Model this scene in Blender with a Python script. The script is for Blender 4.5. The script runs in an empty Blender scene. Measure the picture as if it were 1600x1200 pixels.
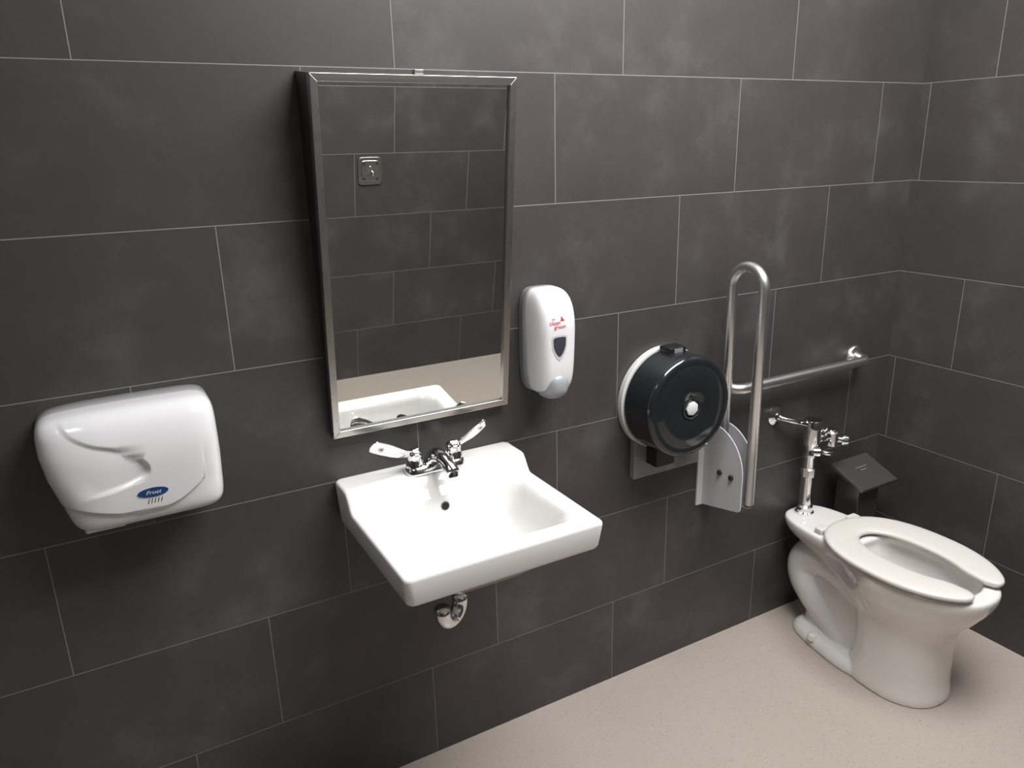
import bpy, bmesh, math
from mathutils import Vector, Matrix
from mathutils.bvhtree import BVHTree

ZA=1.8058; TH=0.3048; TW=0.61
XR=2.477; YF=-2.14; XL=-1.5; ZC=2.75
col=bpy.context.collection
V=Vector

# ------------------------------------------------------------------ materials
def newmat(name):
    m=bpy.data.materials.new(name); m.use_nodes=True
    return m, m.node_tree, m.node_tree.nodes["Principled BSDF"]
def simple(name,colr,rough=0.4,metal=0.0,coat=0.0,noise=0.0,nscale=30,ior=1.5,trans=0.0,bump=0.0):
    m,nt,b=newmat(name)
    b.inputs["Roughness"].default_value=rough; b.inputs["Metallic"].default_value=metal
    b.inputs["Coat Weight"].default_value=coat; b.inputs["Coat Roughness"].default_value=0.04
    b.inputs["IOR"].default_value=ior; b.inputs["Transmission Weight"].default_value=trans
    tc=nt.nodes.new("ShaderNodeTexCoord"); n=nt.nodes.new("ShaderNodeTexNoise")
    n.inputs["Scale"].default_value=nscale; n.inputs["Detail"].default_value=3
    nt.links.new(tc.outputs["Object"],n.inputs["Vector"])
    mx=nt.nodes.new("ShaderNodeMix"); mx.data_type='RGBA'
    k=1-noise
    mx.inputs[6].default_value=(colr[0]*k,colr[1]*k,colr[2]*k,1); mx.inputs[7].default_value=(*colr,1)
    nt.links.new(n.outputs[0],mx.inputs[0]); nt.links.new(mx.outputs[2],b.inputs["Base Color"])
    if bump:
        bp=nt.nodes.new("ShaderNodeBump"); bp.inputs["Strength"].default_value=bump; bp.inputs["Distance"].default_value=0.001
        nt.links.new(n.outputs[0],bp.inputs["Height"]); nt.links.new(bp.outputs[0],b.inputs["Normal"])
    return m

def brushed(name,colr,rough,axis,amp=0.07):
    m,nt,b=newmat(name)
    b.inputs["Metallic"].default_value=1
    tc=nt.nodes.new("ShaderNodeTexCoord"); mp=nt.nodes.new("ShaderNodeMapping")
    sc=[400,400,400]; sc[axis]=6
    mp.inputs["Scale"].default_value=sc
    n=nt.nodes.new("ShaderNodeTexNoise"); n.inputs["Scale"].default_value=1; n.inputs["Detail"].default_value=3
    nt.links.new(tc.outputs["Object"],mp.inputs[0]); nt.links.new(mp.outputs[0],n.inputs["Vector"])
    mr=nt.nodes.new("ShaderNodeMapRange"); mr.inputs[3].default_value=rough-amp; mr.inputs[4].default_value=rough+amp
    nt.links.new(n.outputs[0],mr.inputs[0]); nt.links.new(mr.outputs[0],b.inputs["Roughness"])
    b.inputs["Base Color"].default_value=(*colr,1)
    return m

def tile_mat(name,axis,sign,base):
    m,nt,b=newmat(name); N=nt.nodes; L=nt.links
    def math_(op,a,bb=None,c=None):
        n=N.new("ShaderNodeMath"); n.operation=op
        for i,v in enumerate((a,bb,c)):
            if v is None: continue
            if isinstance(v,(int,float)): n.inputs[i].default_value=v
            else: L.new(v,n.inputs[i])
        return n.outputs[0]
    g=N.new("ShaderNodeNewGeometry"); s=N.new("ShaderNodeSeparateXYZ"); L.new(g.outputs["Position"],s.inputs[0])
    sc=math_('MULTIPLY',s.outputs[axis],sign)
    zz=math_('DIVIDE',math_('SUBTRACT',ZA,s.outputs[2]),TH)
    row=math_('ADD',math_('FLOOR',zz),1.0)
    off=math_('SUBTRACT',base,math_('MULTIPLY',row,TW/3))
    sp=math_('DIVIDE',math_('SUBTRACT',sc,off),TW)
    fs=math_('FRACT',sp); fz=math_('FRACT',zz)
    ds=math_('MULTIPLY',math_('MINIMUM',fs,math_('SUBTRACT',1.0,fs)),TW)
    dz=math_('MULTIPLY',math_('MINIMUM',fz,math_('SUBTRACT',1.0,fz)),TH)
    d=math_('MINIMUM',ds,dz)
    mask=N.new("ShaderNodeMapRange"); mask.inputs[1].default_value=0.0006; mask.inputs[2].default_value=0.0012
    mask.inputs[3].default_value=1; mask.inputs[4].default_value=0; L.new(d,mask.inputs[0])
    cx=N.new("ShaderNodeCombineXYZ"); L.new(math_('FLOOR',sp),cx.inputs[0]); L.new(row,cx.inputs[1]); cx.inputs[2].default_value=axis*3.7+base
    wn=N.new("ShaderNodeTexWhiteNoise"); L.new(cx.outputs[0],wn.inputs[0])
    vm=N.new("ShaderNodeVectorMath"); vm.operation='MULTIPLY_ADD'; L.new(wn.outputs["Color"],vm.inputs[0]); vm.inputs[1].default_value=(9,9,9); L.new(g.outputs["Position"],vm.inputs[2])
    n1=N.new("ShaderNodeTexNoise"); n1.inputs["Scale"].default_value=4.5; n1.inputs["Detail"].default_value=9; n1.inputs["Roughness"].default_value=0.63
    n1.inputs["Distortion"].default_value=0.0
    L.new(vm.outputs[0],n1.inputs["Vector"])
    n2=N.new("ShaderNodeTexNoise"); n2.inputs["Scale"].default_value=90; n2.inputs["Detail"].default_value=4; L.new(vm.outputs[0],n2.inputs["Vector"])
    cr=N.new("ShaderNodeValToRGB"); e=cr.color_ramp.elements
    e[0].position=0.28; e[0].color=(0.043,0.0380,0.0370,1)
    e[1].position=0.78; e[1].color=(0.096,0.089,0.090,1)
    x=cr.color_ramp.elements.new(0.54); x.color=(0.056,0.0498,0.0488,1)
    L.new(n1.outputs[0],cr.inputs[0])
    br=math_('ADD',math_('MULTIPLY',wn.outputs["Value"],0.07),math_('ADD',0.86,math_('MULTIPLY',n2.outputs[0],0.2)))
    vs=N.new("ShaderNodeVectorMath"); vs.operation='SCALE'; L.new(cr.outputs[0],vs.inputs[0]); L.new(br,vs.inputs["Scale"])
    mx=N.new("ShaderNodeMix"); mx.data_type='RGBA'; L.new(mask.outputs[0],mx.inputs[0]); L.new(vs.outputs[0],mx.inputs[6]); mx.inputs[7].default_value=(0.23,0.22,0.21,1)
    L.new(mx.outputs[2],b.inputs["Base Color"])
    rr=math_('ADD',math_('MULTIPLY',n1.outputs[0],-0.22),0.54)
    L.new(math_('MAXIMUM',rr,math_('MULTIPLY',mask.outputs[0],0.9)),b.inputs["Roughness"])
    hb=math_('SUBTRACT',math_('MULTIPLY',n2.outputs[0],0.15),mask.outputs[0])
    bp=N.new("ShaderNodeBump"); bp.inputs["Strength"].default_value=0.3; bp.inputs["Distance"].default_value=0.001
    L.new(hb,bp.inputs["Height"]); L.new(bp.outputs[0],b.inputs["Normal"])
    return m

def floor_mat():
    m,nt,b=newmat("floor_vinyl"); N=nt.nodes; L=nt.links
    g=N.new("ShaderNodeNewGeometry")
    n1=N.new("ShaderNodeTexNoise"); n1.inputs["Scale"].default_value=2; n1.inputs["Detail"].default_value=4; L.new(g.outputs["Position"],n1.inputs["Vector"])
    v=N.new("ShaderNodeTexVoronoi"); v.inputs["Scale"].default_value=210; L.new(g.outputs["Position"],v.inputs["Vector"])
    cr=N.new("ShaderNodeValToRGB"); cr.color_ramp.interpolation='CONSTANT'; e=cr.color_ramp.elements
    s=N.new("ShaderNodeSeparateColor"); L.new(v.outputs["Color"],s.inputs[0]); L.new(s.outputs[0],cr.inputs[0])
    B=(0.412,0.357,0.312,1)
    e[0].position=0; e[0].color=(0.28,0.235,0.20,1); e[1].position=0.05; e[1].color=B
    x=e.new(0.92); x.color=(0.49,0.435,0.39,1)
    x=e.new(0.97); x.color=(0.33,0.28,0.245,1)
    d=N.new("ShaderNodeMath"); d.operation='LESS_THAN'; d.inputs[1].default_value=0.38; L.new(v.outputs["Distance"],d.inputs[0])
    mx=N.new("ShaderNodeMix"); mx.data_type='RGBA'; L.new(d.outputs[0],mx.inputs[0]); mx.inputs[6].default_value=B; L.new(cr.outputs[0],mx.inputs[7])
    mr=N.new("ShaderNodeMapRange"); mr.inputs[3].default_value=0.93; mr.inputs[4].default_value=1.05; L.new(n1.outputs[0],mr.inputs[0])
    vs=N.new("ShaderNodeVectorMath"); vs.operation='SCALE'; L.new(mx.outputs[2],vs.inputs[0]); L.new(mr.outputs[0],vs.inputs["Scale"])
    L.new(vs.outputs[0],b.inputs["Base Color"]); b.inputs["Roughness"].default_value=0.42
    bp=N.new("ShaderNodeBump"); bp.inputs["Strength"].default_value=0.05; bp.inputs["Distance"].default_value=0.001
    L.new(v.outputs["Distance"],bp.inputs["Height"]); L.new(bp.outputs[0],b.inputs["Normal"])
    return m

M_back=tile_mat("slate_tile_back",0,1,0.0405)
M_front=tile_mat("slate_tile_front",0,1,0.60)
M_right=tile_mat("slate_tile_right",1,-1,0.232)
M_left=tile_mat("slate_tile_left",1,-1,0.11)
M_floor=floor_mat()
M_ceil=simple("ceiling_paint",(0.75,0.75,0.74),0.8,noise=0.04)
M_china=simple("sink_china",(0.77,0.76,0.74),0.12,coat=0.6,noise=0.01)
M_toilet=simple("toilet_china",(0.74,0.715,0.68),0.12,coat=0.6,noise=0.01)
M_seat=simple("seat_plastic",(0.66,0.63,0.59),0.24,coat=0.2,noise=0.01)
M_water=simple("water",(0.6,0.62,0.6),0.02,noise=0.0)
M_chrome=simple("chrome",(0.80,0.80,0.81),0.07,metal=1,noise=0.02)
M_steelx=brushed("brushed_steel_x",(0.58,0.555,0.53),0.30,0)
M_steelz=brushed("brushed_steel_z",(0.58,0.555,0.53),0.30,2)
M_bar=brushed("satin_steel_bar",(0.74,0.735,0.735),0.34,0,0.02)
M_side=brushed("steel_dark_reflection",(0.20,0.185,0.175),0.38,2)  # housing side: its dark reflection is put into the steel's base colour
M_mirror=simple("mirror_glass",(0.88,0.90,0.87),0.0,metal=1)
M_white=simple("white_enamel",(0.76,0.76,0.77),0.16,coat=0.5,noise=0.02)
M_whitep=simple("white_plastic",(0.74,0.74,0.75),0.25,coat=0.2,noise=0.02)
M_graypl=simple("grey_plastic",(0.20,0.20,0.21),0.4,noise=0.1)
M_button=simple("grey_push_plastic",(0.33,0.34,0.36),0.3,noise=0.05)
M_window=simple("dark_window",(0.045,0.05,0.06),0.15,coat=0.5)
M_bevelw=simple("window_surround",(0.50,0.51,0.53),0.3)
M_red=simple("red_print",(0.50,0.05,0.06),0.5)
M_redb=simple("red_mark",(0.5,0.03,0.02),0.4)
M_blueb=simple("blue_mark",(0.02,0.12,0.5),0.4)
M_blue=simple("blue_badge",(0.01,0.05,0.18),0.3)
M_whiteprint=simple("white_print",(0.8,0.8,0.8),0.4)
M_smoke=simple("smoked_plastic",(0.014,0.017,0.020),0.13,coat=0.5,noise=0.2)
M_smoke2=simple("smoked_plastic_rim",(0.022,0.026,0.030),0.15,coat=0.5,noise=0.2)
M_backp=simple("ivory_plastic",(0.62,0.62,0.60),0.35,noise=0.05)
M_panel=simple("grey_panel",(0.24,0.24,0.245),0.20,coat=0.4,noise=0.25,nscale=5)
M_bracket=simple("powder_coat",(0.64,0.64,0.665),0.45,noise=0.05)
M_black=simple("black_plastic",(0.012,0.012,0.013),0.35,noise=0.2)
M_binm=simple("dark_metal",(0.15,0.145,0.14),0.38,metal=0.8,noise=0.15)
M_blackg=simple("black_rubber",(0.02,0.02,0.022),0.6,noise=0.2)
M_lid=simple("black_lid",(0.06,0.058,0.057),0.22,noise=0.2)
M_hole=simple("dark_hole",(0.01,0.01,0.01),0.8)
M_core=simple("cardboard_paper",(0.72,0.74,0.72),0.5,noise=0.1)

# ------------------------------------------------------------------ helpers
def mesh(name,vs,fs,mat,parent=None,smooth=True,bevel=0,subs=0,label=None,bseg=3):
    me=bpy.data.meshes.new(name); me.from_pydata([tuple(v) for v in vs],[],fs); me.update()
    bm=bmesh.new(); bm.from_mesh(me); bmesh.ops.remove_doubles(bm,verts=bm.verts,dist=1e-6)
    bmesh.ops.recalc_face_normals(bm,faces=bm.faces); bm.to_mesh(me); bm.free()
    for p in me.polygons: p.use_smooth=smooth
    o=bpy.data.objects.new(name,me); col.objects.link(o); me.materials.append(mat)
    if bevel:
        b=o.modifiers.new("b","BEVEL"); b.width=bevel; b.segments=bseg; b.limit_method='ANGLE'; b.angle_limit=math.radians(40)
        for p in me.polygons: p.use_smooth=True
        w=o.modifiers.new("w","WEIGHTED_NORMAL"); w.keep_sharp=True
    if subs:
        s=o.modifiers.new("s","SUBSURF"); s.levels=subs; s.render_levels=subs
    if parent: attach(o,parent)
    if label: o["label"]=label
    return o
def attach(o,p):
    o.parent=p
    q=p; loc=V((0,0,0))
    while q: loc+=q.location; q=q.parent
    o.matrix_parent_inverse=Matrix.Translation(-loc)
def thing(name,loc,label,cat):
    e=bpy.data.objects.new(name,None); e.empty_display_size=0.05; e.location=loc; col.objects.link(e)
    e["label"]=label; e["category"]=cat
    return e
def box(name,a,b,mat,parent=None,bevel=0.002,smooth=False,label=None):
    x0,y0,z0=a;x1,y1,z1=b
    vs=[(x,y,z) for x in(x0,x1) for y in(y0,y1) for z in(z0,z1)]
    fs=[(0,1,3,2),(4,6,7,5),(0,4,5,1),(2,3,7,6),(0,2,6,4),(1,5,7,3)]
    return mesh(name,vs,fs,mat,parent,smooth,bevel,label=label)
def loft_data(rings,cap0=True,cap1=True,closed=False):
    vs=[];fs=[];n=len(rings[0])
    for r in rings: vs+=list(r)
    R=len(rings)
    for i in range(R-1 if not closed else R):
        for k in range(n):
            a=i*n+k;b=i*n+(k+1)%n;c=((i+1)%R)*n+(k+1)%n;d=((i+1)%R)*n+k
            fs.append((a,b,c,d))
    if not closed:
        if cap0: fs.append(tuple(range(n-1,-1,-1)))
        if cap1: fs.append(tuple(range((R-1)*n,R*n)))
    return vs,fs
def loft(name,rings,mat,parent=None,cap0=True,cap1=True,closed=False,label=None,**k):
    vs,fs=loft_data(rings,cap0,cap1,closed)
    return mesh(name,vs,fs,mat,parent,label=label,**k)
def frame(t):
    t=t.normalized(); up=V((0,0,1)) if abs(t.z)<0.9 else V((1,0,0))
    a=t.cross(up).normalized(); return a,a.cross(t).normalized()
def tube_rings(path,r,n=24):
    path=[V(p) for p in path]; m=len(path)
    rs=r if isinstance(r,(list,tuple)) else [r]*m
    rings=[]; a=None
    for i,p in enumerate(path):
        t=(path[min(i+1,m-1)]-path[max(i-1,0)]).normalized()
        if a is None: a,b=frame(t)
        else:
            a=(a-t*a.dot(t)).normalized(); b=a.cross(t).normalized()
        rings.append([p+(a*math.cos(q)+b*math.sin(q))*rs[i] for q in [2*math.pi*k/n for k in range(n)]])
    return rings
def tube(name,path,r,mat,parent=None,n=24,label=None):
    return loft(name,tube_rings(path,r,n),mat,parent,label=label)
def fillet(pts,R,seg=10):
    pts=[V(p) for p in pts]; out=[pts[0]]
    for i in range(1,len(pts)-1):
        c=pts[i];u=(pts[i-1]-c).normalized();w=(pts[i+1]-c).normalized()
        ang=u.angle(w); t=R/math.tan(ang/2)
        p0=c+u*t;p3=c+w*t;k=0.5523
        p1=p0+(c-p0)*k;p2=p3+(c-p3)*k
        for j in range(seg+1):
            s=j/seg; q=p0*(1-s)**3+p1*3*s*(1-s)**2+p2*3*s*s*(1-s)+p3*s**3
            if (q-out[-1]).length>1e-4: out.append(q)
    out.append(pts[-1]); return out
def lathe(name,prof,org,axis,mat,parent=None,n=40,label=None,smooth=True,caps=True):
    ax=V(axis).normalized();a,b=frame(ax);org=V(org)
    rings=[[org+ax*h+(a*math.cos(q)+b*math.sin(q))*max(r,1e-4) for q in [2*math.pi*k/n for k in range(n)]] for r,h in prof]
    o=loft(name,rings,mat,parent,cap0=caps,cap1=caps,label=label)
    if smooth:
        es=o.modifiers.new("es","EDGE_SPLIT"); es.split_angle=math.radians(38)
    return o
def sstep(x):
    x=max(0,min(1,x)); return x*x*(3-2*x)
def extrude_poly(name,poly,fn,t0,t1,mat,parent=None,bevel=0.0,label=None):
    n=len(poly)
    vs=[fn(a,b,t0) for a,b in poly]+[fn(a,b,t1) for a,b in poly]
    fs=[tuple(range(n)),tuple(range(2*n-1,n-1,-1))]+[(i,(i+1)%n,n+(i+1)%n,n+i) for i in range(n)]
    return mesh(name,vs,fs,mat,parent,smooth=False,bevel=bevel,label=label)
def bvh(o):
    me=o.data; return BVHTree.FromPolygons([v.co[:] for v in me.vertices],[p.vertices[:] for p in me.polygons])
def projy(tree,x,z,off=0.0006):
    h=tree.ray_cast(V((x,-1.0,z)),V((0,1,0)))
    return (x,(h[0].y if h[0] else -0.05)-off,z)
def decal(name,poly,tree,mat,parent,off=0.0006,rings=6,label=None):
    cx=sum(p[0] for p in poly)/len(poly);cz=sum(p[1] for p in poly)/len(poly)
    vs=[projy(tree,cx,cz,off)];fs=[];n=len(poly)
    for i in range(1,rings+1):
        s=i/rings
        for a,b in poly: vs.append(projy(tree,cx+(a-cx)*s,cz+(b-cz)*s,off))
    for k in range(n): fs.append((0,1+k,1+(k+1)%n))
    for i in range(rings-1):
        for k in range(n):
            a=1+i*n+k;b=1+i*n+(k+1)%n; fs.append((a,a+n,b+n,b))
    return mesh(name,vs,fs,mat,parent,label=label)
def text_on(name,body,size,cx,cz,tree,mat,parent,off=0.0009,shear=0.0,bold=0.0,place=None,label=None,sx=1.0):
    c=bpy.data.curves.new(name,"FONT"); c.body=body; c.size=size; c.align_x='CENTER'; c.align_y='CENTER'; c.shear=shear; c.offset=bold; c.resolution_u=4
    t=bpy.data.objects.new("tmp",c); col.objects.link(t)
    dg=bpy.context.evaluated_depsgraph_get(); dg.update()
    me=bpy.data.meshes.new_from_object(t.evaluated_get(dg))
    bpy.data.objects.remove(t)
    for v in me.vertices:
        a,b=v.co.x*sx,v.co.y
        v.co=V(projy(tree,cx+a,cz+b,off)) if tree else V(place(a,b))
    me.materials.clear(); me.materials.append(mat)
    o=bpy.data.objects.new(name,me); col.objects.link(o); attach(o,parent)
    if label: o["label"]=label
    return o
def ellipse(cx,cz,a,b,n=32): return [(cx+a*math.cos(2*math.pi*k/n),cz+b*math.sin(2*math.pi*k/n)) for k in range(n)]

# ------------------------------------------------------------------ room
def struct(o): o["kind"]="structure"; return o
T=0.1
struct(box("wall_back",(XL-T,0,0),(XR+T,T,ZC),M_back,bevel=0))
struct(box("wall_right",(XR,YF,0),(XR+T,0,ZC),M_right,bevel=0))
struct(box("wall_left",(XL-T,YF,0),(XL,0,ZC),M_left,bevel=0))
struct(box("wall_front",(XL-T,YF-T,0),(XR+T,YF,ZC),M_front,bevel=0))
struct(box("floor",(XL-T,YF-T,-T),(XR+T,T,0),M_floor,bevel=0))
struct(box("ceiling",(XL-T,YF-T,ZC),(XR+T,T,ZC+T),M_ceil,bevel=0))

# ------------------------------------------------------------------ tilted mirror
mir=thing("wall_mirror",(0.663,0,1.0),"tall tilted mirror in brushed stainless steel frame above the sink","mirror")
MX0,MX1=0.434,0.892
B0=V((0,-0.022,1.007)); T0=V((0,-0.102,1.785)); md=(T0-B0).normalized(); mn=V((0,-md.z,md.y)); ML=(T0-B0).length
def MP(x,t,n): p=B0+md*t+mn*n; return V((x,p.y,p.z))
def mbar(corners,n0,n1):
    return [MP(x,t,n0) for x,t in corners],[MP(x,t,n1) for x,t in corners]
fw=0.016
quads=[[(MX0,0),(MX1,0),(MX1-fw,fw),(MX0+fw,fw)],[(MX1,0),(MX1,ML),(MX1-fw,ML-fw),(MX1-fw,fw)],
       [(MX1,ML),(MX0,ML),(MX0+fw,ML-fw),(MX1-fw,ML-fw)],[(MX0,ML),(MX0,0),(MX0+fw,fw),(MX0+fw,ML-fw)]]
for qi,q in enumerate(quads):
    a,b=mbar(q,0.004,-0.016); v8=a+b
    f8=[(0,1,2,3),(7,6,5,4),(0,4,5,1),(1,5,6,2),(2,6,7,3),(3,7,4,0)]
    mesh("frame_rail",v8,f8,M_steelz if qi%2 else M_steelx,mir,smooth=False,bevel=0.0012)
mesh("mirror_glass",[MP(MX0+fw-.001,fw-.001,-0.004),MP(MX1-fw+.001,fw-.001,-0.004),MP(MX1-fw+.001,ML-fw+.001,-0.004),MP(MX0+fw-.001,ML-fw+.001,-0.004)],[(0,1,2,3)],M_mirror,mir,smooth=False,label="clear silver mirror glass")
def wedge(x0,x1):
    pts=[(0,1.0),(0,1.797),(T0.y+0.014,T0.z+0.001),(B0.y+0.012,1.009)]
    vs=[(x0,y,z) for y,z in pts]+[(x1,y,z) for y,z in pts]
    return vs,[(0,1,2,3),(7,6,5,4),(0,4,5,1),(1,5,6,2),(2,6,7,3),(3,7,4,0)]
v_,f_=wedge(MX0+.001,MX1-.001)
mesh("housing",v_,f_,M_side,mir,smooth=False,bevel=0.001,label="steel wedge-shaped mirror housing, dark reflection put into its colour")
box("lock_tab",(0.655,-0.098,1.787),(0.675,-0.082,1.796),M_steelx,mir,bevel=0.001)

# ------------------------------------------------------------------ polar shell builder
def shell(cx,cz,outl,depthf,n=160,m=46,e=0.42,yb=-0.0):
    rhos=[0.0]+[0.88*(i/m) for i in range(1,m+1)]
    ph0=math.asin(0.88**(1/e))
    for i in range(1,25):
        ph=ph0+(math.pi/2-ph0)*i/24; rhos.append(math.sin(ph)**e)
    vs=[];fs=[]
    def dep(r): return max(0,1-min(1,r)**(2/e))**(e/2)
    vs.append((cx,yb-depthf(cx,cz,1.0),cz))
    for r in rhos[1:]:
        for k in range(n):
            th=2*math.pi*k/n; ox,oz=outl(th); x=cx+ox*r; z=cz+oz*r
            vs.append((x,yb-depthf(x,z,dep(r)),z))
    for k in range(n): fs.append((0,1+k,1+(k+1)%n))
    for i in range(len(rhos)-2):
        for k in range(n):
            a=1+i*n+k;b=1+i*n+(k+1)%n; fs.append((a,a+n,b+n,b))
    base=1+(len(rhos)-2)*n
    fs.append(tuple(range(base,base+n)))
    return vs,fs
def supere(th,a,b,e):
    c,s=math.cos(th),math.sin(th)
    return a*math.copysign(abs(c)**e,c),b*math.copysign(abs(s)**e,s)

# ------------------------------------------------------------------ hand dryer
dry=thing("hand_dryer",(0.025,0,0.95),"glossy white wall hand dryer with moulded swoosh and blue badge","hand dryer")
SH=(-0.013,-0.013)
def shp(P): return [(a+SH[0],b+SH[1]) for a,b in P]
def catmull(P,seg=8):
    P=[V((*p,0)) for p in P]; out=[]
    for i in range(len(P)-1):
        p0=P[max(i-1,0)];p1=P[i];p2=P[i+1];p3=P[min(i+2,len(P)-1)]
        for j in range(seg):
            t=j/seg
            q=0.5*((2*p1)+(p2-p0)*t+(2*p0-5*p1+4*p2-p3)*t*t+(3*p1-p0-3*p2+p3)*t**3); out.append((q.x,q.y))
    out.append((P[-1].x,P[-1].y)); return out
S1=shp([(-.066,1.25),(-.072,1.205),(-.064,1.172),(-.032,1.148),(.014,1.131),(.047,1.108),(.062,1.082),(.050,1.062),(.013,1.049),(-.04,1.041),(-.14,1.037)])
S1c=catmull(S1,8)
S1poly=S1c+[(-.3,S1c[-1][1]),(-.3,S1c[0][1])]
def inside(poly,x,y):
    c=False;n=len(poly)
    for i in range(n):
        x1,y1=poly[i];x2,y2=poly[i-1]
        if (y1>y)!=(y2>y) and x<(x2-x1)*(y-y1)/(y2-y1)+x1: c=not c
    return c
def dist(pl,x,y):
    b=9
    for i in range(len(pl)-1):
        x1,y1=pl[i];x2,y2=pl[i+1];dx,dy=x2-x1,y2-y1;L=dx*dx+dy*dy
        t=max(0,min(1,((x-x1)*dx+(y-y1)*dy)/L)) if L else 0
        d=math.hypot(x-x1-t*dx,y-y1-t*dy); b=min(b,d)
    return b
S2=catmull(shp([(-.16,1.040),(-.09,1.027),(-.02,1.006),(.035,0.995),(.09,1.000),(.14,1.030),(.175,1.066),(.22,1.10)]),6)
def s2z(x):
    for i in range(len(S2)-1):
        if S2[i][0]<=x<=S2[i+1][0]:
            t=(x-S2[i][0])/(S2[i+1][0]-S2[i][0]+1e-9); return S2[i][1]*(1-t)+S2[i+1][1]*t
    return 1.04
def dry_out(th):
    ox,oz=supere(th,0.158,0.118,0.22)
    t=(oz+0.118)/0.236
    if ox<0: ox*=0.78+0.22*sstep(t*1.35+.05)
    else: ox*=0.985+0.015*sstep(t*2)
    if oz>0: oz*=1-0.07*max(0,-ox/0.16)**2
    return ox,oz
def dry_dep(x,z,s):
    D=0.142-0.030*((z-1.07)/0.12)**2*(1 if z>1.07 else 0.10)
    D-=0.018*max(0,(-x-0.02)/0.11)**2
    d=D*s
    if s>0.2:
        ds=dist(S1c,x,z); k_=min(1,(s-0.2)*3)
        if inside(S1poly,x,z): d-=0.0095*sstep(ds/0.012)*max(0,min(1,1-(0.045-x)/0.17))*k_
        zz=s2z(x)-z
        if zz>0: d-=0.006*sstep(zz/0.0035)*k_
    return max(d,0.0)
v_,f_=shell(0.023,1.066,dry_out,dry_dep,n=360,m=110,e=0.25)
dbody=mesh("cover",v_,f_,M_white,dry); dt=bvh(dbody)
box("air_outlet",(-0.083,-0.105,0.9455),(-0.010,-0.045,0.962),M_white,dry,bevel=0.005)
box("outlet_grille",(-0.004,-0.10,0.9465),(0.05,-0.04,0.958),M_graypl,dry,bevel=0.003,label="dark air outlet slot")
oc=(0.044,1.020)
decal("badge",ellipse(oc[0],oc[1],0.0280,0.0100),dt,M_whiteprint,dry,0.0008,label="blue oval badge with white lettering")
decal("badge_field",ellipse(oc[0],oc[1],0.0274,0.0096),dt,M_blue,dry,0.0014)
text_on("lettering","Frost",0.0115,oc[0],oc[1]-0.0003,dt,M_whiteprint,dry,0.0022,shear=0.35,sx=1.1)
for i in range(5):
    x=oc[0]-0.010+i*0.0058
    decal("vent_slot",[(x+a_,1.0015+b_) for a_,b_ in ((-.0022,-.0045),(-.0008,-.0048),(.0022,.0045),(.0008,.0048))],dt,M_hole,dry,0.0004,rings=2)

# ------------------------------------------------------------------ soap dispenser
soap=thing("soap_dispenser",(1.0,0,1.02),"white plastic push soap dispenser with red logo and dark window","soap dispenser")
SX=1.0
def soap_out(th):
    ox,oz=supere(th,0.0565,0.137,0.44)
    t=(oz+0.137)/0.274
    ox*=0.90+0.10*sstep(t*1.4)
    return ox,oz
def soap_dep(x,z,s):
    D=0.098-0.018*(max(0,z-1.20)/0.1)**2
    return D*s
v_,f_=shell(SX,1.165,soap_out,soap_dep,n=140,m=50,e=0.42,yb=-0.016)
sb=mesh("cover",v_,f_,M_whitep,soap); stree=bvh(sb)
def rr2(cx,cz,a,b,e,n=60): return [(cx+supere(2*math.pi*k/n,a,b,e)[0],cz+supere(2*math.pi*k/n,a,b,e)[1]) for k in range(n)]
extrude_poly("back_plate",rr2(SX-0.002,1.165,0.056,0.136,0.45),lambda a,b,t:(a,-t,b),0.0,0.024,M_graypl,soap,bevel=0.003,label="grey plastic mounting back")
rings=[]
for i in range(13):
    ph=math.pi*i/12*0.5
    s=math.cos(ph); d=math.sin(ph)
    rings.append([(SX-0.004+0.038*(s**0.7)*supere(2*math.pi*k/40,1,1,0.8)[0],-0.060-0.062*d,1.060+0.042*(s**0.7)*supere(2*math.pi*k/40,1,1,0.8)[1]) for k in range(40)])
loft("push_button",rings,M_button,soap,label="grey translucent push lever")
wx,wz=0.994,1.163
def shield(cx,cz,w,h,n=6):
    top=[(-w,h*0.82),(-w*0.8,h),(0,h*1.04),(w*0.8,h),(w,h*0.82)]
    bot=[(w*0.92,0.0),(w*0.55,-h*0.65),(0.12*w,-h),(-0.12*w,-h),(-w*0.55,-h*0.65),(-w*0.92,0)]
    return [(cx+a,cz+b) for a,b in catmull(top+bot,5)]
decal("window_surround",shield(wx,wz-0.003,0.0225,0.031),stree,M_bevelw,soap,0.0008)
decal("window",shield(wx,wz,0.0180,0.0240),stree,M_window,soap,0.0016,label="dark shield-shaped refill window")
text_on("lettering","the",0.0072,0.979,1.2345,stree,M_red,soap,0.0012,label="small red lettering")
text_on("lettering","clean",0.0150,0.982,1.2245,stree,M_red,soap,0.0012)
text_on("lettering","green",0.0150,0.996,1.2140,stree,M_red,soap,0.0012)
for ang,L_,ox in((60,0.010,0.999),(95,0.012,1.003),(135,0.010,1.009)):
    a=math.radians(ang);c_=(ox+math.cos(a)*L_/2,1.2275+math.sin(a)*L_/2)
    pl=[]
    for k in range(12):
        q=2*math.pi*k/12;ex=L_/2*math.cos(q);ey=0.0020*math.sin(q)
        pl.append((c_[0]+ex*math.cos(a)-ey*math.sin(a),c_[1]+ex*math.sin(a)+ey*math.cos(a)))
    decal("leaf_mark",pl,stree,M_red,soap,0.0012,rings=2)

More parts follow.
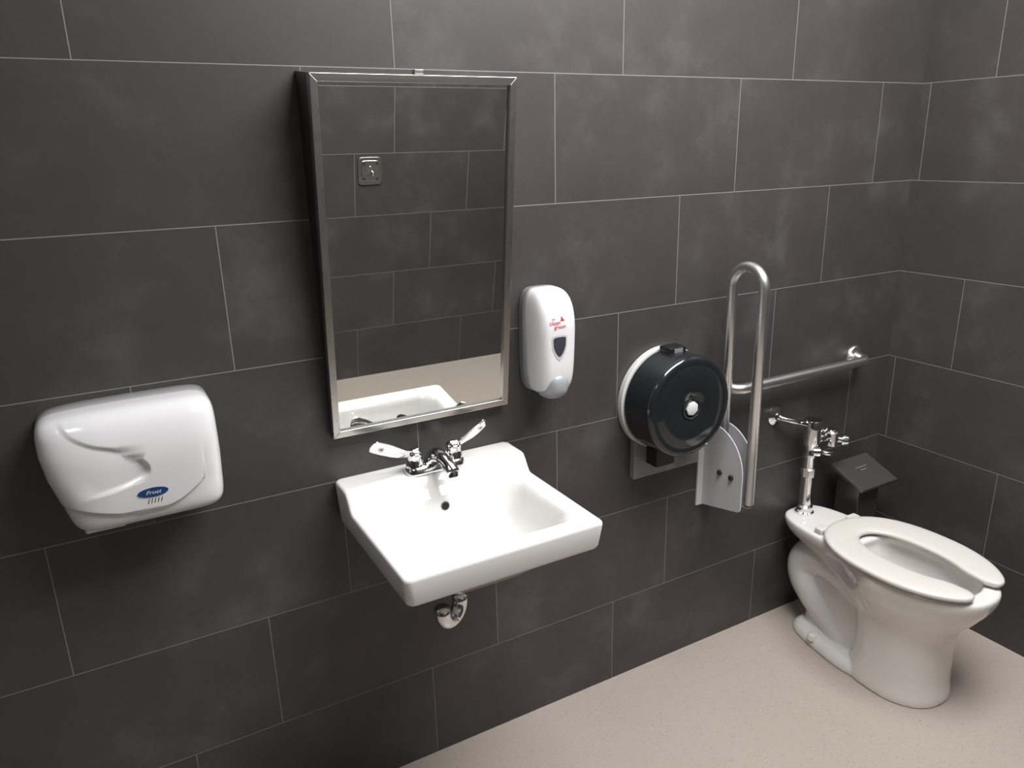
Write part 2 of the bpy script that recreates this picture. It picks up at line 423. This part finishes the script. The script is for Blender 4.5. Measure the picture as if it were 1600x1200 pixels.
# ------------------------------------------------------------------ sink
sink=thing("wall_sink",(0.665,0,0.70),"white vitreous china wall-hung sink with raised back ledge","sink")
def rrect(x0,x1,y0,y1,r,z,nc=12,ns=44):
    r=min(r,(x1-x0)/2-.001,(y1-y0)/2-.001); pts=[]
    cs=[(x1-r,y1-r,0),(x0+r,y1-r,90),(x0+r,y0+r,180),(x1-r,y0+r,270)]
    nxt=[(x1-r,y1,x0+r,y1),(x0,y1-r,x0,y0+r),(x0+r,y0,x1-r,y0),(x1,y0+r,x1,y1-r)]
    for (cx,cy,a0),(ax,ay,bx,by) in zip(cs,nxt):
        for k in range(nc):
            a=math.radians(a0+90*k/nc); pts.append((cx+r*math.cos(a),cy+r*math.sin(a),z))
        for k in range(ns):
            t=k/ns; pts.append((ax+(bx-ax)*t,ay+(by-ay)*t,z))
    return pts
def led(y): return 0.042*sstep((y+0.125)/0.040)
R=[]
R.append((rrect(.61,.72,-.27,-.16,.05,.700),0))
R.append((rrect(.52,.81,-.35,-.08,.09,.725),0))
R.append((rrect(.462,.868,-.405,-.02,.05,.781),0))
R.append((rrect(.444,.886,-.428,-.0,.02,.788),0))
R.append((rrect(.438,.892,-.436,-.0,.018,.791),0))
R.append((rrect(.436,.894,-.438,-.0,.017,.797),0))
R.append((rrect(.4305,.8995,-.4435,-.0,.016,.846),1))
R.append((rrect(.4315,.8985,-.4425,-.0,.016,.8515),1))
R.append((rrect(.435,.895,-.439,-.002,.015,.8545),1))
A=rrect(.440,.890,-.434,-.006,.015,.855); Bq=rrect(.472,.858,-.400,-.126,.040,.8535)
for i in range(13):
    t=i/12; R.append(([(a[0]*(1-t)+b[0]*t,a[1]*(1-t)+b[1]*t,a[2]*(1-t)+b[2]*t) for a,b in zip(A,Bq)],1))
R.append((rrect(.477,.853,-.395,-.129,.040,.8505),0))
R.append((rrect(.482,.848,-.389,-.132,.042,.842),0))
R.append((rrect(.488,.842,-.381,-.137,.046,.822),0))
R.append((rrect(.498,.832,-.370,-.144,.052,.785),0))
R.append((rrect(.512,.818,-.354,-.153,.058,.755),0))
R.append((rrect(.540,.790,-.328,-.170,.058,.737),0))
R.append((rrect(.600,.730,-.285,-.205,.035,.729),0))
R.append((rrect(.643,.687,-.267,-.223,.0215,.727),0))
rings=[[(x,y,z+(led(y) if f else 0)) for x,y,z in r] for r,f in R]
sk=loft("basin",rings,M_china,sink)
lathe("drain",[(0.003,-0.0),(0.015,0.0),(0.022,0.0025),(0.0235,0.0005)],(0.665,-0.245,0.7275),(0,0,1),M_chrome,sink,label="chrome drain flange")
nrm=V((0,-0.985,0.17)).normalized()
lathe("overflow_hole",[(0.0112,-0.004),(0.0112,0.0006),(0.0095,0.0010)],(0.655,-0.1360,0.827),nrm,M_graypl,sink,label="dark rimmed overflow hole")
lathe("overflow_opening",[(0.009,0.0),(0.009,0.0016)],(0.655,-0.1360,0.827),nrm,M_hole,sink)

# faucet
fau=thing("faucet",(0.665,-0.06,0.896),"chrome centerset faucet with two splayed wrist-blade handles","faucet")
LZ=0.8962
rings=[]
for z,g in((0,0),(0.004,0),(0.012,-0.002),(0.018,-0.006),(0.020,-0.011)):
    rings.append(rrect(.588-g,.742+g,-.090-g*.9,-.036+g*.9,.026,LZ+z,8,10))
loft("base",rings,M_chrome,fau)
for hx in(.614,.716):
    lathe("handle_hub",[(0.022,0.014),(0.0215,0.026),(0.019,0.031),(0.018,0.040),(0.0195,0.043),(0.0185,0.052),(0.012,0.058),(0.002,0.059)],(hx,-0.062,LZ),(0,0,1),M_chrome,fau)
def smoothpath(P,seg=6):
    P=[V(p) for p in P]; out=[]
    for i in range(len(P)-1):
        p0=P[max(i-1,0)];p1=P[i];p2=P[i+1];p3=P[min(i+2,len(P)-1)]
        for j in range(seg):
            t=j/seg; out.append(0.5*((2*p1)+(p2-p0)*t+(2*p0-5*p1+4*p2-p3)*t*t+(3*p1-p0-3*p2+p3)*t**3))
    out.append(P[-1]); return out
def strip(name,path,ws,hs,wdir,mat,parent,n=20):
    P=smoothpath(path,8);m=len(P);rings=[]
    for i,p in enumerate(P):
        t=(P[min(i+1,m-1)]-P[max(i-1,0)]).normalized(); w=V(wdir);w=(w-t*w.dot(t)).normalized();u=t.cross(w)
        f=i/(m-1)*(len(ws)-1);k=min(int(f),len(ws)-2);s=f-k
        W=ws[k]*(1-s)+ws[k+1]*s;Hh=hs[k]*(1-s)+hs[k+1]*s
        rings.append([p+w*W*math.cos(2*math.pi*q/n)+u*Hh*math.sin(2*math.pi*q/n) for q in range(n)])
    return loft(name,rings,mat,parent),P
BW=[.012,.010,.012,.0170,.0190,.0175,.007]; BH=[.006,.005,.004,.003,.0025,.0022,.001]
strip("handle_blade",[(.622,-.060,.946),(.600,-.066,.948),(.572,-.074,.958),(.545,-.080,.973),(.510,-.086,.991),(.500,-.087,.996)],BW,BH,(0,-.45,.9),M_chrome,fau)
strip("handle_blade",[(.708,-.060,.946),(.730,-.063,.948),(.752,-.066,.958),(.774,-.068,.970),(.798,-.070,.987),(.806,-.070,.993)],BW,BH,(0,-.45,.9),M_chrome,fau)
def mark(c,t,w,mat,label,sz):
    t=V(t).normalized();w=V(w);w=(w-t*w.dot(t)).normalized();u=w.cross(t)
    if u.y>0: u=-u
    lathe("index_mark",[(sz,-0.001),(sz,0.0032),(0.0008,0.0034)],c,u,mat,fau,n=16,label=label)
mark((.525,-.0838,.983),(-.033,-.006,.017),(0,-.45,.9),M_whiteprint,"white handle index disc",0.0070)
mark((.525,-.0846,.9833),(-.033,-.006,.017),(0,-.45,.9),M_redb,"red hot-water mark",0.0028)
mark((.787,-.0697,.979),(.023,-.002,.0165),(0,-.45,.9),M_whiteprint,"white handle index disc",0.0070)
mark((.787,-.0705,.9793),(.023,-.002,.0165),(0,-.45,.9),M_blueb,"blue cold-water mark",0.0028)
sp=smoothpath([(.665,-.055,.905),(.665,-.064,.922),(.665,-.085,.934),(.665,-.115,.937),(.665,-.150,.930),(.665,-.172,.922)],6)
tube("spout",sp,[0.028-0.012*min(1,i/(len(sp)-1)*1.4) for i in range(len(sp))],M_chrome,fau)
lathe("aerator",[(0.0125,0.0),(0.0135,0.004),(0.0135,0.014),(0.011,0.016)],(.665,-.163,.926),(0,-.25,-1),M_chrome,fau)

# p-trap : part of the sink
pts=fillet([(.606,-.20,.60),(.606,-.20,.549),(.668,-.165,.549),(.668,-.165,.60)],0.0355,10)
trap=tube("drain_trap",pts,0.0195,M_chrome,sink,label="chrome P-trap drain pipe under the basin")
tube("tailpiece",smoothpath([(.64,-.20,.715),(.635,-.20,.69),(.612,-.20,.655),(.606,-.20,.63),(.606,-.20,.57)],6),0.0165,M_chrome,trap)
lathe("slip_nut",[(0.020,0),(0.026,0.003),(0.026,0.020),(0.020,0.024)],(.606,-.20,.580),(0,0,1),M_chrome,trap,n=10)
lathe("slip_nut",[(0.020,0),(0.026,0.003),(0.026,0.020),(0.020,0.024)],(.668,-.165,.588),(0,0,1),M_chrome,trap,n=10)
tube("wall_arm",fillet([(.668,-.165,.59),(.668,-.165,.645),(.668,-.0,.645)],0.03,8),0.0165,M_chrome,trap)
lathe("wall_flange",[(0.034,0),(0.030,0.008),(0.019,0.013)],(.668,0,.645),(0,-1,0),M_chrome,trap)

# ------------------------------------------------------------------ toilet paper dispenser
tp=thing("toilet_paper_dispenser",(1.418,0,0.69),"round smoked-black plastic jumbo toilet roll dispenser with pale back","toilet paper dispenser")
CX,CZ=1.418,0.928
extrude_poly("back_plate",ellipse(CX-0.002,CZ,0.155,0.155,72),lambda a,b,t:(a,-t,b),0.0,0.022,M_backp,tp,bevel=0.004,label="pale ivory plastic back plate")
extrude_poly("lower_panel",[(1.312,0.69),(1.565,0.69),(1.565,0.86),(1.312,0.86)],lambda a,b,t:(a,-t,b),0.0,0.021,M_panel,tp,bevel=0.002,label="grey lower panel with tear edge")
box("paper_tab",(1.355,-0.07,0.735),(1.425,-0.0215,0.80),M_black,tp,bevel=0.004)
pr=[(0.146,0.0),(0.150,0.004),(0.1495,0.085)]
for k in range(0,9):
    a=math.radians(90*k/8); pr.append((0.1335+0.0155*math.cos(a),0.097+0.0155*math.sin(a)))
pr+=[(0.1225,0.1128),(0.1205,0.1122),(0.1185,0.1130),(0.040,0.1150),(0.036,0.113),(0.001,0.113)]
lathe("cover",pr,(CX,-0.022,CZ),(0,-1,0),M_smoke,tp,n=128)
lathe("hub",[(0.032,0.112),(0.032,0.1165),(0.028,0.1175),(0.027,0.114)],(CX,-0.022,CZ),(0,-1,0),M_smoke2,tp,caps=False)
lathe("core_window",[(0.019,0.111),(0.021,0.119),(0.016,0.121),(0.001,0.1212)],(CX,-0.022,CZ),(0,-1,0),M_core,tp,n=7,label="pale roll spindle tip")
box("lock_tab",(1.385,-0.075,1.070),(1.445,-0.028,1.092),M_black,tp,bevel=0.004)
box("key_slot",(1.400,-0.078,1.074),(1.430,-0.0745,1.088),M_graypl,tp,bevel=0.001)
box("maker_mark",(1.463,-0.134,0.805),(1.487,-0.1325,0.811),M_whiteprint,tp,bevel=0)

# ------------------------------------------------------------------ fold-up grab bar
BX=1.625
fb=thing("folding_grab_bar",(BX,0,0.53),"brushed stainless fold-up grab bar raised vertically on pale bracket","grab bar")
box("wall_plate",(1.578,-0.007,0.530),(1.672,0,0.815),M_bracket,fb,bevel=0.0015)
def arc(cx,cy,rx,ry,a0,a1,n=12): return [(cx+rx*math.cos(math.radians(a0+(a1-a0)*k/n)),cy+ry*math.sin(math.radians(a0+(a1-a0)*k/n))) for k in range(n+1)]
pl=[(0.006,0.532),(0.160,0.566)]+arc(0.157,0.578,0.013,0.012,-80,0,4)+arc(0.045,0.68,0.125,0.135,0,90,14)+[(0.006,0.815)]
for x in(1.600,1.646):
    extrude_poly("side_plate",pl,lambda a,b,t:(t,-a,b),x,x+0.004,M_bracket,fb,bevel=0.001)
extrude_poly("gusset",[(0.006,.54),(0.02,.54),(0.02,.80),(0.006,.80)],lambda a,b,t:(t,-a,b),1.604,1.646,M_bracket,fb)
for d,z in((0.080,0.668),(0.128,0.668)):
    lathe("bolt",[(0.0085,0),(0.0085,0.006),(0.006,0.008),(0.001,0.0085)],(1.600,-d,z),(-1,0,0),M_blackg,fb,n=18,label="black bolt head")
U=fillet([(BX,-0.060,0.70),(BX,-0.060,1.303),(BX,-0.178,1.303),(BX,-0.178,0.595)],0.0588,14)
tube("bar",U,0.0155,M_bar,fb,n=32)
lathe("end_cap",[(0.015,0),(0.015,0.004),(0.012,0.007),(0.001,0.008)],(BX,-0.178,0.596),(0,0,-1),M_blackg,fb)

# ------------------------------------------------------------------ horizontal grab bar
gb=thing("grab_bar",(1.95,0,0.92),"brushed stainless straight grab bar mounted horizontally beside the toilet","grab bar")
G=fillet([(1.665,0,0.916),(1.665,-0.060,0.916),(2.282,-0.060,0.916),(2.282,0,0.916)],0.036,10)
tube("bar",G,0.0165,M_bar,gb,n=32)
for x,z in((1.665,0.916),(2.282,0.916)):
    lathe("wall_flange",[(0.038,0.0),(0.038,0.003),(0.034,0.008),(0.019,0.011),(0.0172,0.013)],(x,0,z),(0,-1,0),M_bar,gb)

# ------------------------------------------------------------------ toilet
TX=2.038
to=thing("toilet",(TX,-0.36,0),"white floor-mounted elongated toilet with open-front seat and no lid","toilet")
NT=120
def tring(z,d0,d1,wb,wf,ts=.26,te=.46,n=NT,eb=0.62,ef=0.86):
    pts=[]
    dc=(d0+d1)/2;L=(d1-d0)/2
    for k in range(n):
        th=2*math.pi*k/n; c,s=math.cos(th),math.sin(th)
        d=dc+L*math.copysign(abs(s)**(0.55 if s<0 else 1.0),s)
        w=wb+(wf-wb)*sstep((d-ts)/(te-ts))
        x=w*math.copysign(abs(c)**(eb if s<0 else ef),c)
        pts.append((TX+x,-d,z))
    return pts
def kint(keys,z):
    for i in range(len(keys)-1):
        if keys[i][0]<=z<=keys[i+1][0]:
            a=keys[max(i-1,0)];b=keys[i];c=keys[i+1];d=keys[min(i+2,len(keys)-1)]
            t=(z-b[0])/(c[0]-b[0]); out=[]
            for k in range(1,5):
                m0=(c[k]-a[k])/(c[0]-a[0])*(c[0]-b[0]) if c[0]>a[0] else 0
                m1=(d[k]-b[k])/(d[0]-b[0])*(c[0]-b[0]) if d[0]>b[0] else 0
                out.append((2*t**3-3*t*t+1)*b[k]+(t**3-2*t*t+t)*m0+(-2*t**3+3*t*t)*c[k]+(t**3-t*t)*m1)
            return out
    return keys[-1][1:]
allv=[];allf=[]
def addc(vs,fs):
    o=len(allv); allv.extend([tuple(v) for v in vs]); allf.extend([tuple(i+o for i in f) for f in fs])
# a) bowl + deck
kb=[(0.17,.36,.595,.070,.105),(0.21,.33,.604,.080,.120),(0.25,.29,.622,.095,.134),(0.29,.23,.648,.100,.153),(0.325,.145,.672,.100,.169),(0.350,.045,.688,.098,.179),(0.375,.018,.699,.110,.186),(0.395,.010,.703,.113,.188),(0.405,.011,.702,.112,.187)]
rings=[tring(z,*kint(kb,z)) for z in [0.17+0.235*i/40 for i in range(41)]]
rings.append(tring(.4085,.016,.697,.107,.182))
for i in range(0,6):
    t=i/5; rings.append(tring(.4095,.030+(.30-.030)*t,.686+(.655-.686)*t,.097+(.112-.097)*t,.171+(.130-.171)*t,ts=.26-.2*t,te=.46-.1*t))
for z,a,b_,c_,d_ in ((.402,.305,.650,.110,.126),(.380,.300,.652,.112,.128),(.330,.310,.635,.104,.118),(.290,.325,.600,.090,.100),(.262,.350,.545,.065,.070),(.250,.380,.480,.040,.045)):
    rings.append(tring(z,a,b_,c_,d_,ts=.06,te=.36))
addc(*loft_data(rings))
# b) front column
kc=[(0.0,.325,.612,.118,.130),(0.02,.325,.612,.118,.130),(0.05,.335,.607,.112,.1265),(0.09,.345,.604,.106,.124),(0.16,.345,.603,.104,.123),(0.22,.335,.608,.104,.126),(0.27,.32,.625,.107,.136)]
addc(*loft_data([tring(z,*kint(kc,z),ts=.31,te=.43) for z in [0.27*i/24 for i in range(25)]]))
# c) central web
kw=[(0.0,.118,.42,.060,.075),(0.10,.118,.42,.052,.068),(0.34,.12,.42,.048,.06)]
addc(*loft_data([tring(z,*kint(kw,z),ts=.2,te=.4) for z in (0,.05,.1,.2,.3,.34)]))
# d) trapway
tpth=smoothpath([(TX,-.42,.19),(TX,-.34,.235),(TX,-.24,.280),(TX,-.155,.285),(TX,-.099,.240),(TX,-.106,.180),(TX,-.165,.125),(TX,-.235,.085),(TX,-.270,.045),(TX,-.275,.003)],6)
addc(*loft_data(tube_rings(tpth,[0.067+0.004*min(1,i/20) for i in range(len(tpth))],28)))
# e) foot flange
kf=[(0.0,.092,.50,.104,.136),(0.014,.092,.50,.104,.136),(0.028,.098,.50,.098,.130),(0.040,.110,.49,.082,.12)]
addc(*loft_data([tring(z,*kint(kf,z),ts=.12,te=.42) for z in (0,.006,.014,.02,.028,.040)]))
bo=mesh("bowl",allv,allf,M_toilet,to)
rm=bo.modifiers.new("rm","REMESH"); rm.mode='VOXEL'; rm.voxel_size=0.0036; rm.use_smooth_shade=True
sm=bo.modifiers.new("sm","SMOOTH"); sm.factor=0.5; sm.iterations=14
for sx in(-1,1):
    lathe("bolt_cap",[(0.017,0),(0.017,0.008),(0.013,0.018),(0.006,0.022),(0.001,0.0225)],(TX+sx*0.100,-0.215,0.026),(0,0,1),M_toilet,to)
def seat_rings(zb,zt,n=96):
    out=[]
    go,gi=math.radians(11.5),math.radians(28)
    for i in range(n+1):
        t=i/n
        ao=go+(2*math.pi-2*go)*t; ai=gi+(2*math.pi-2*gi)*t
        def egg(c,Lf,Lb,W,a):
            dd=math.cos(a); x=math.sin(a)
            if dd<0: dd=-(abs(dd)**0.80)*Lb
            else: dd*=Lf
            return V((W*math.copysign(abs(x)**0.9,x),c+dd,0))
        po=egg(0.452,0.252,0.262,0.190,ao); pi_=egg(0.452,0.160,0.165,0.080,ai)
        m=(po+pi_)/2; h=(po-pi_)/2
        e=min(t,1-t)*n
        sc=1.0 if e>=5 else math.sqrt(max(0.0,1-((5-e)/5)**2))*0.85+0.15
        ring=[]
        K=24
        for k in range(K):
            q=2*math.pi*k/K; cx=math.copysign(abs(math.cos(q))**0.45,math.cos(q)); cz=math.copysign(abs(math.sin(q))**0.7,math.sin(q))
            p=m+h*cx*sc
            zz=(zb+zt)/2+(zt-zb)/2*cz*(0.5+0.5*sc)
            if cz>0: zz-=0.003*(0.5-0.5*cx)
            ring.append((TX+p.x,-p.y,zz))
        out.append(ring)
    return out
loft("seat",seat_rings(0.4145,0.438),M_seat,to,label="white plastic open-front toilet seat")
for sx in(-1,1):
    box("hinge",(TX+sx*0.075-0.022,-0.205,0.408),(TX+sx*0.075+0.022,-0.175,0.430),M_seat,to,bevel=0.006)
lathe("water",[(0.001,0),(0.075,0.0),(0.075,0.002),(0.001,0.002)],(TX,-0.445,0.275),(0,0,1),M_water,to,label="still water in the bowl")

# flush valve
VX,VY=TX-0.010,-0.062
fv=thing("flush_valve",(VX,VY,0.41),"chrome toilet flush valve with control stop and supply pipe","flush valve")
lathe("spud_nut",[(0.030,0),(0.031,0.006),(0.026,0.010),(0.026,0.026),(0.020,0.032)],(VX,VY,0.4100),(0,0,1),M_chrome,fv)
lathe("flush_tube",[(0.0185,0.02),(0.0185,0.165)],(VX,VY,0.407),(0,0,1),M_chrome,fv)
lathe("coupling_nut",[(0.020,0),(0.024,0.003),(0.024,0.030),(0.020,0.034)],(VX,VY,0.545),(0,0,1),M_chrome,fv,n=8)
lathe("valve_body",[(0.018,0),(0.018,0.04),(0.022,0.046),(0.022,0.060),(0.018,0.066),(0.019,0.080),(0.027,0.092),(0.029,0.105),(0.029,0.145),(0.032,0.147),(0.032,0.172),(0.029,0.177),(0.001,0.179)],(VX,VY,0.575),(0,0,1),M_chrome,fv)
tube("actuator_rod",[(1.913,-0.012,0.768),(1.913,-0.03,0.768),(VX-0.02,VY,0.735)],0.0085,M_chrome,fv)
lathe("wall_flange",[(0.032,0),(0.032,0.004),(0.024,0.008),(0.014,0.012),(0.014,0.024)],(1.913,0,0.768),(0,-1,0),M_chrome,fv)
tube("control_stop",[(VX+0.01,VY,0.675),(VX+0.09,VY,0.675)],0.0145,M_chrome,fv)
lathe("stop_body",[(0.020,-0.03),(0.024,-0.027),(0.024,0.02),(0.020,0.024),(0.017,0.03)],(VX+0.100,VY,0.668),(0,0,1),M_chrome,fv)
tube("supply_pipe",[(VX+0.100,VY,0.675),(VX+0.100,0,0.675)],0.014,M_chrome,fv)
lathe("wall_flange",[(0.034,0),(0.034,0.003),(0.027,0.009),(0.015,0.012)],(VX+0.100,0,0.675),(0,-1,0),M_chrome,fv)
lathe("stop_knob",[(0.012,0.0),(0.012,0.02),(0.020,0.022),(0.021,0.03),(0.018,0.042),(0.010,0.045),(0.001,0.0455)],(VX+0.112,VY-.005,0.660),(0.7,-.6,-.1),M_chrome,fv,n=10)
lathe("handle_socket",[(0.014,0),(0.016,0.01),(0.016,0.02),(0.011,0.026)],(VX,VY-0.012,0.640),(0.75,-0.65,0),M_chrome,fv)
tube("handle",[(VX+.018,VY-.028,.640),(VX+.045,VY-.052,.634)],[0.006,0.0085],M_chrome,fv)

# ------------------------------------------------------------------ sanitary bin
sb_=thing("sanitary_bin",(2.265,-0.10,0),"slim dark metal sanitary bin with sloping lid in the corner","bin")
prof=[(0.045,0.0),(0.140,0.0),(0.138,0.496),(0.045,0.530)]
extrude_poly("body",prof,lambda a,b,t:(t,-a,b),2.205,2.312,M_binm,sb_,bevel=0.004)
lidp=[(0.034,0.536),(0.170,0.486),(0.172,0.498),(0.038,0.552)]
extrude_poly("lid",lidp,lambda a,b,t:(t,-a,b),2.172,2.362,M_lid,sb_,bevel=0.003,label="sloping dark grey lid")
box("pedal",(2.24,-0.185,0.0),(2.29,-0.13,0.014),M_black,sb_,bevel=0.003)
for i in range(2):
    s=0.085+0.012*i; zz=0.552-(s-.038)*0.403
    extrude_poly("lid_marking",[(s,zz+.0002),(s+.0025,zz-.0008),(s+.0027,zz-.0003),(s+.0002,zz+.0007)],lambda a,b,t:(t,-a,b),2.245+i*.012,2.300-i*.012,M_graypl,sb_)

# ------------------------------------------------------------------ robe hook on opposite wall (seen in the mirror)
rh=thing("robe_hook",(1.286,YF,1.11),"square stainless robe hook plate with corner screws","hook")
HX,HZ=1.286,1.115
extrude_poly("plate",rr2(HX,HZ,0.060,0.066,0.3,48),lambda a,b,t:(a,YF+t,b),0.0,0.008,M_steelx,rh,bevel=0.002)
extrude_poly("raised_panel",rr2(HX,HZ,0.045,0.05,0.3,48),lambda a,b,t:(a,YF+t,b),0.008,0.013,M_steelx,rh,bevel=0.003)
for sx in(-1,1):
    for sz in(-1,1):
        lathe("screw",[(0.006,0),(0.005,0.003),(0.001,0.0035)],(HX+sx*.033,YF+.013,HZ+sz*.037),(0,1,0),M_hole,rh,n=12)
tube("hook",smoothpath([(HX,YF+.012,HZ+.02),(HX,YF+.03,HZ+.005),(HX,YF+.045,HZ-.012),(HX,YF+.05,HZ+.005)],6),0.006,M_chrome,rh)

# ------------------------------------------------------------------ ceiling light and added fill panel
def area(n,loc,sx,sy,e,colr):
    l=bpy.data.lights.new(n,"AREA"); l.shape='RECTANGLE'; l.size=sx; l.size_y=sy; l.energy=e; l.color=colr
    o=bpy.data.objects.new(n,l); o.location=loc; col.objects.link(o)
    return o
me_,nt,b_=newmat("light_diffuser"); b_.inputs["Emission Color"].default_value=(1,0.99,0.97,1); b_.inputs["Emission Strength"].default_value=3.0
def fixture(LX,LY,hx,hy,E,lab):
    cl=thing("ceiling_light",(LX,LY,ZC),lab,"ceiling light")
    box("housing",(LX-hx,LY-hy,ZC-.03),(LX+hx,LY+hy,ZC),M_whitep,cl,bevel=0.003)
    box("diffuser",(LX-hx+.03,LY-hy+.03,ZC-.036),(LX+hx-.03,LY+hy-.03,ZC-.0305),me_,cl,bevel=0)
    area("ceiling_lamp",(LX,LY,ZC-.04),2*hx-.08,2*hy-.08,E,(1.0,0.99,0.99))
fixture(1.42,-1.02,0.80,0.55,78,"large white rectangular ceiling light panel")
fixture(-0.75,-1.10,0.30,0.30,3,"small square white ceiling panel added as fill light")  # added panel, gives only a weak fill from the left

w=bpy.data.worlds.new("w"); bpy.context.scene.world=w; w.use_nodes=True
w.node_tree.nodes["Background"].inputs[0].default_value=(0.5,0.5,0.5,1); w.node_tree.nodes["Background"].inputs[1].default_value=0.2

# ------------------------------------------------------------------ camera
yaw,pit,rol=0.50599,-0.30149,-0.02406
fwd=V((math.sin(yaw)*math.cos(pit),math.cos(yaw)*math.cos(pit),math.sin(pit)))
rt=fwd.cross(V((0,0,1))).normalized(); up=rt.cross(fwd)
r2=rt*math.cos(rol)+up*math.sin(rol); u2=-rt*math.sin(rol)+up*math.cos(rol)
cd=bpy.data.cameras.new("camera"); cd.sensor_width=36; cd.lens=1192.27/1600*36; cd.clip_start=0.02
co=bpy.data.objects.new("camera",cd); col.objects.link(co)
mm=Matrix((( r2.x,u2.x,-fwd.x,0),(r2.y,u2.y,-fwd.y,-1.66012),(r2.z,u2.z,-fwd.z,1.64),(0,0,0,1)))
co.matrix_world=mm
bpy.context.scene.camera=co
bpy.context.scene.view_settings.view_transform='Standard'
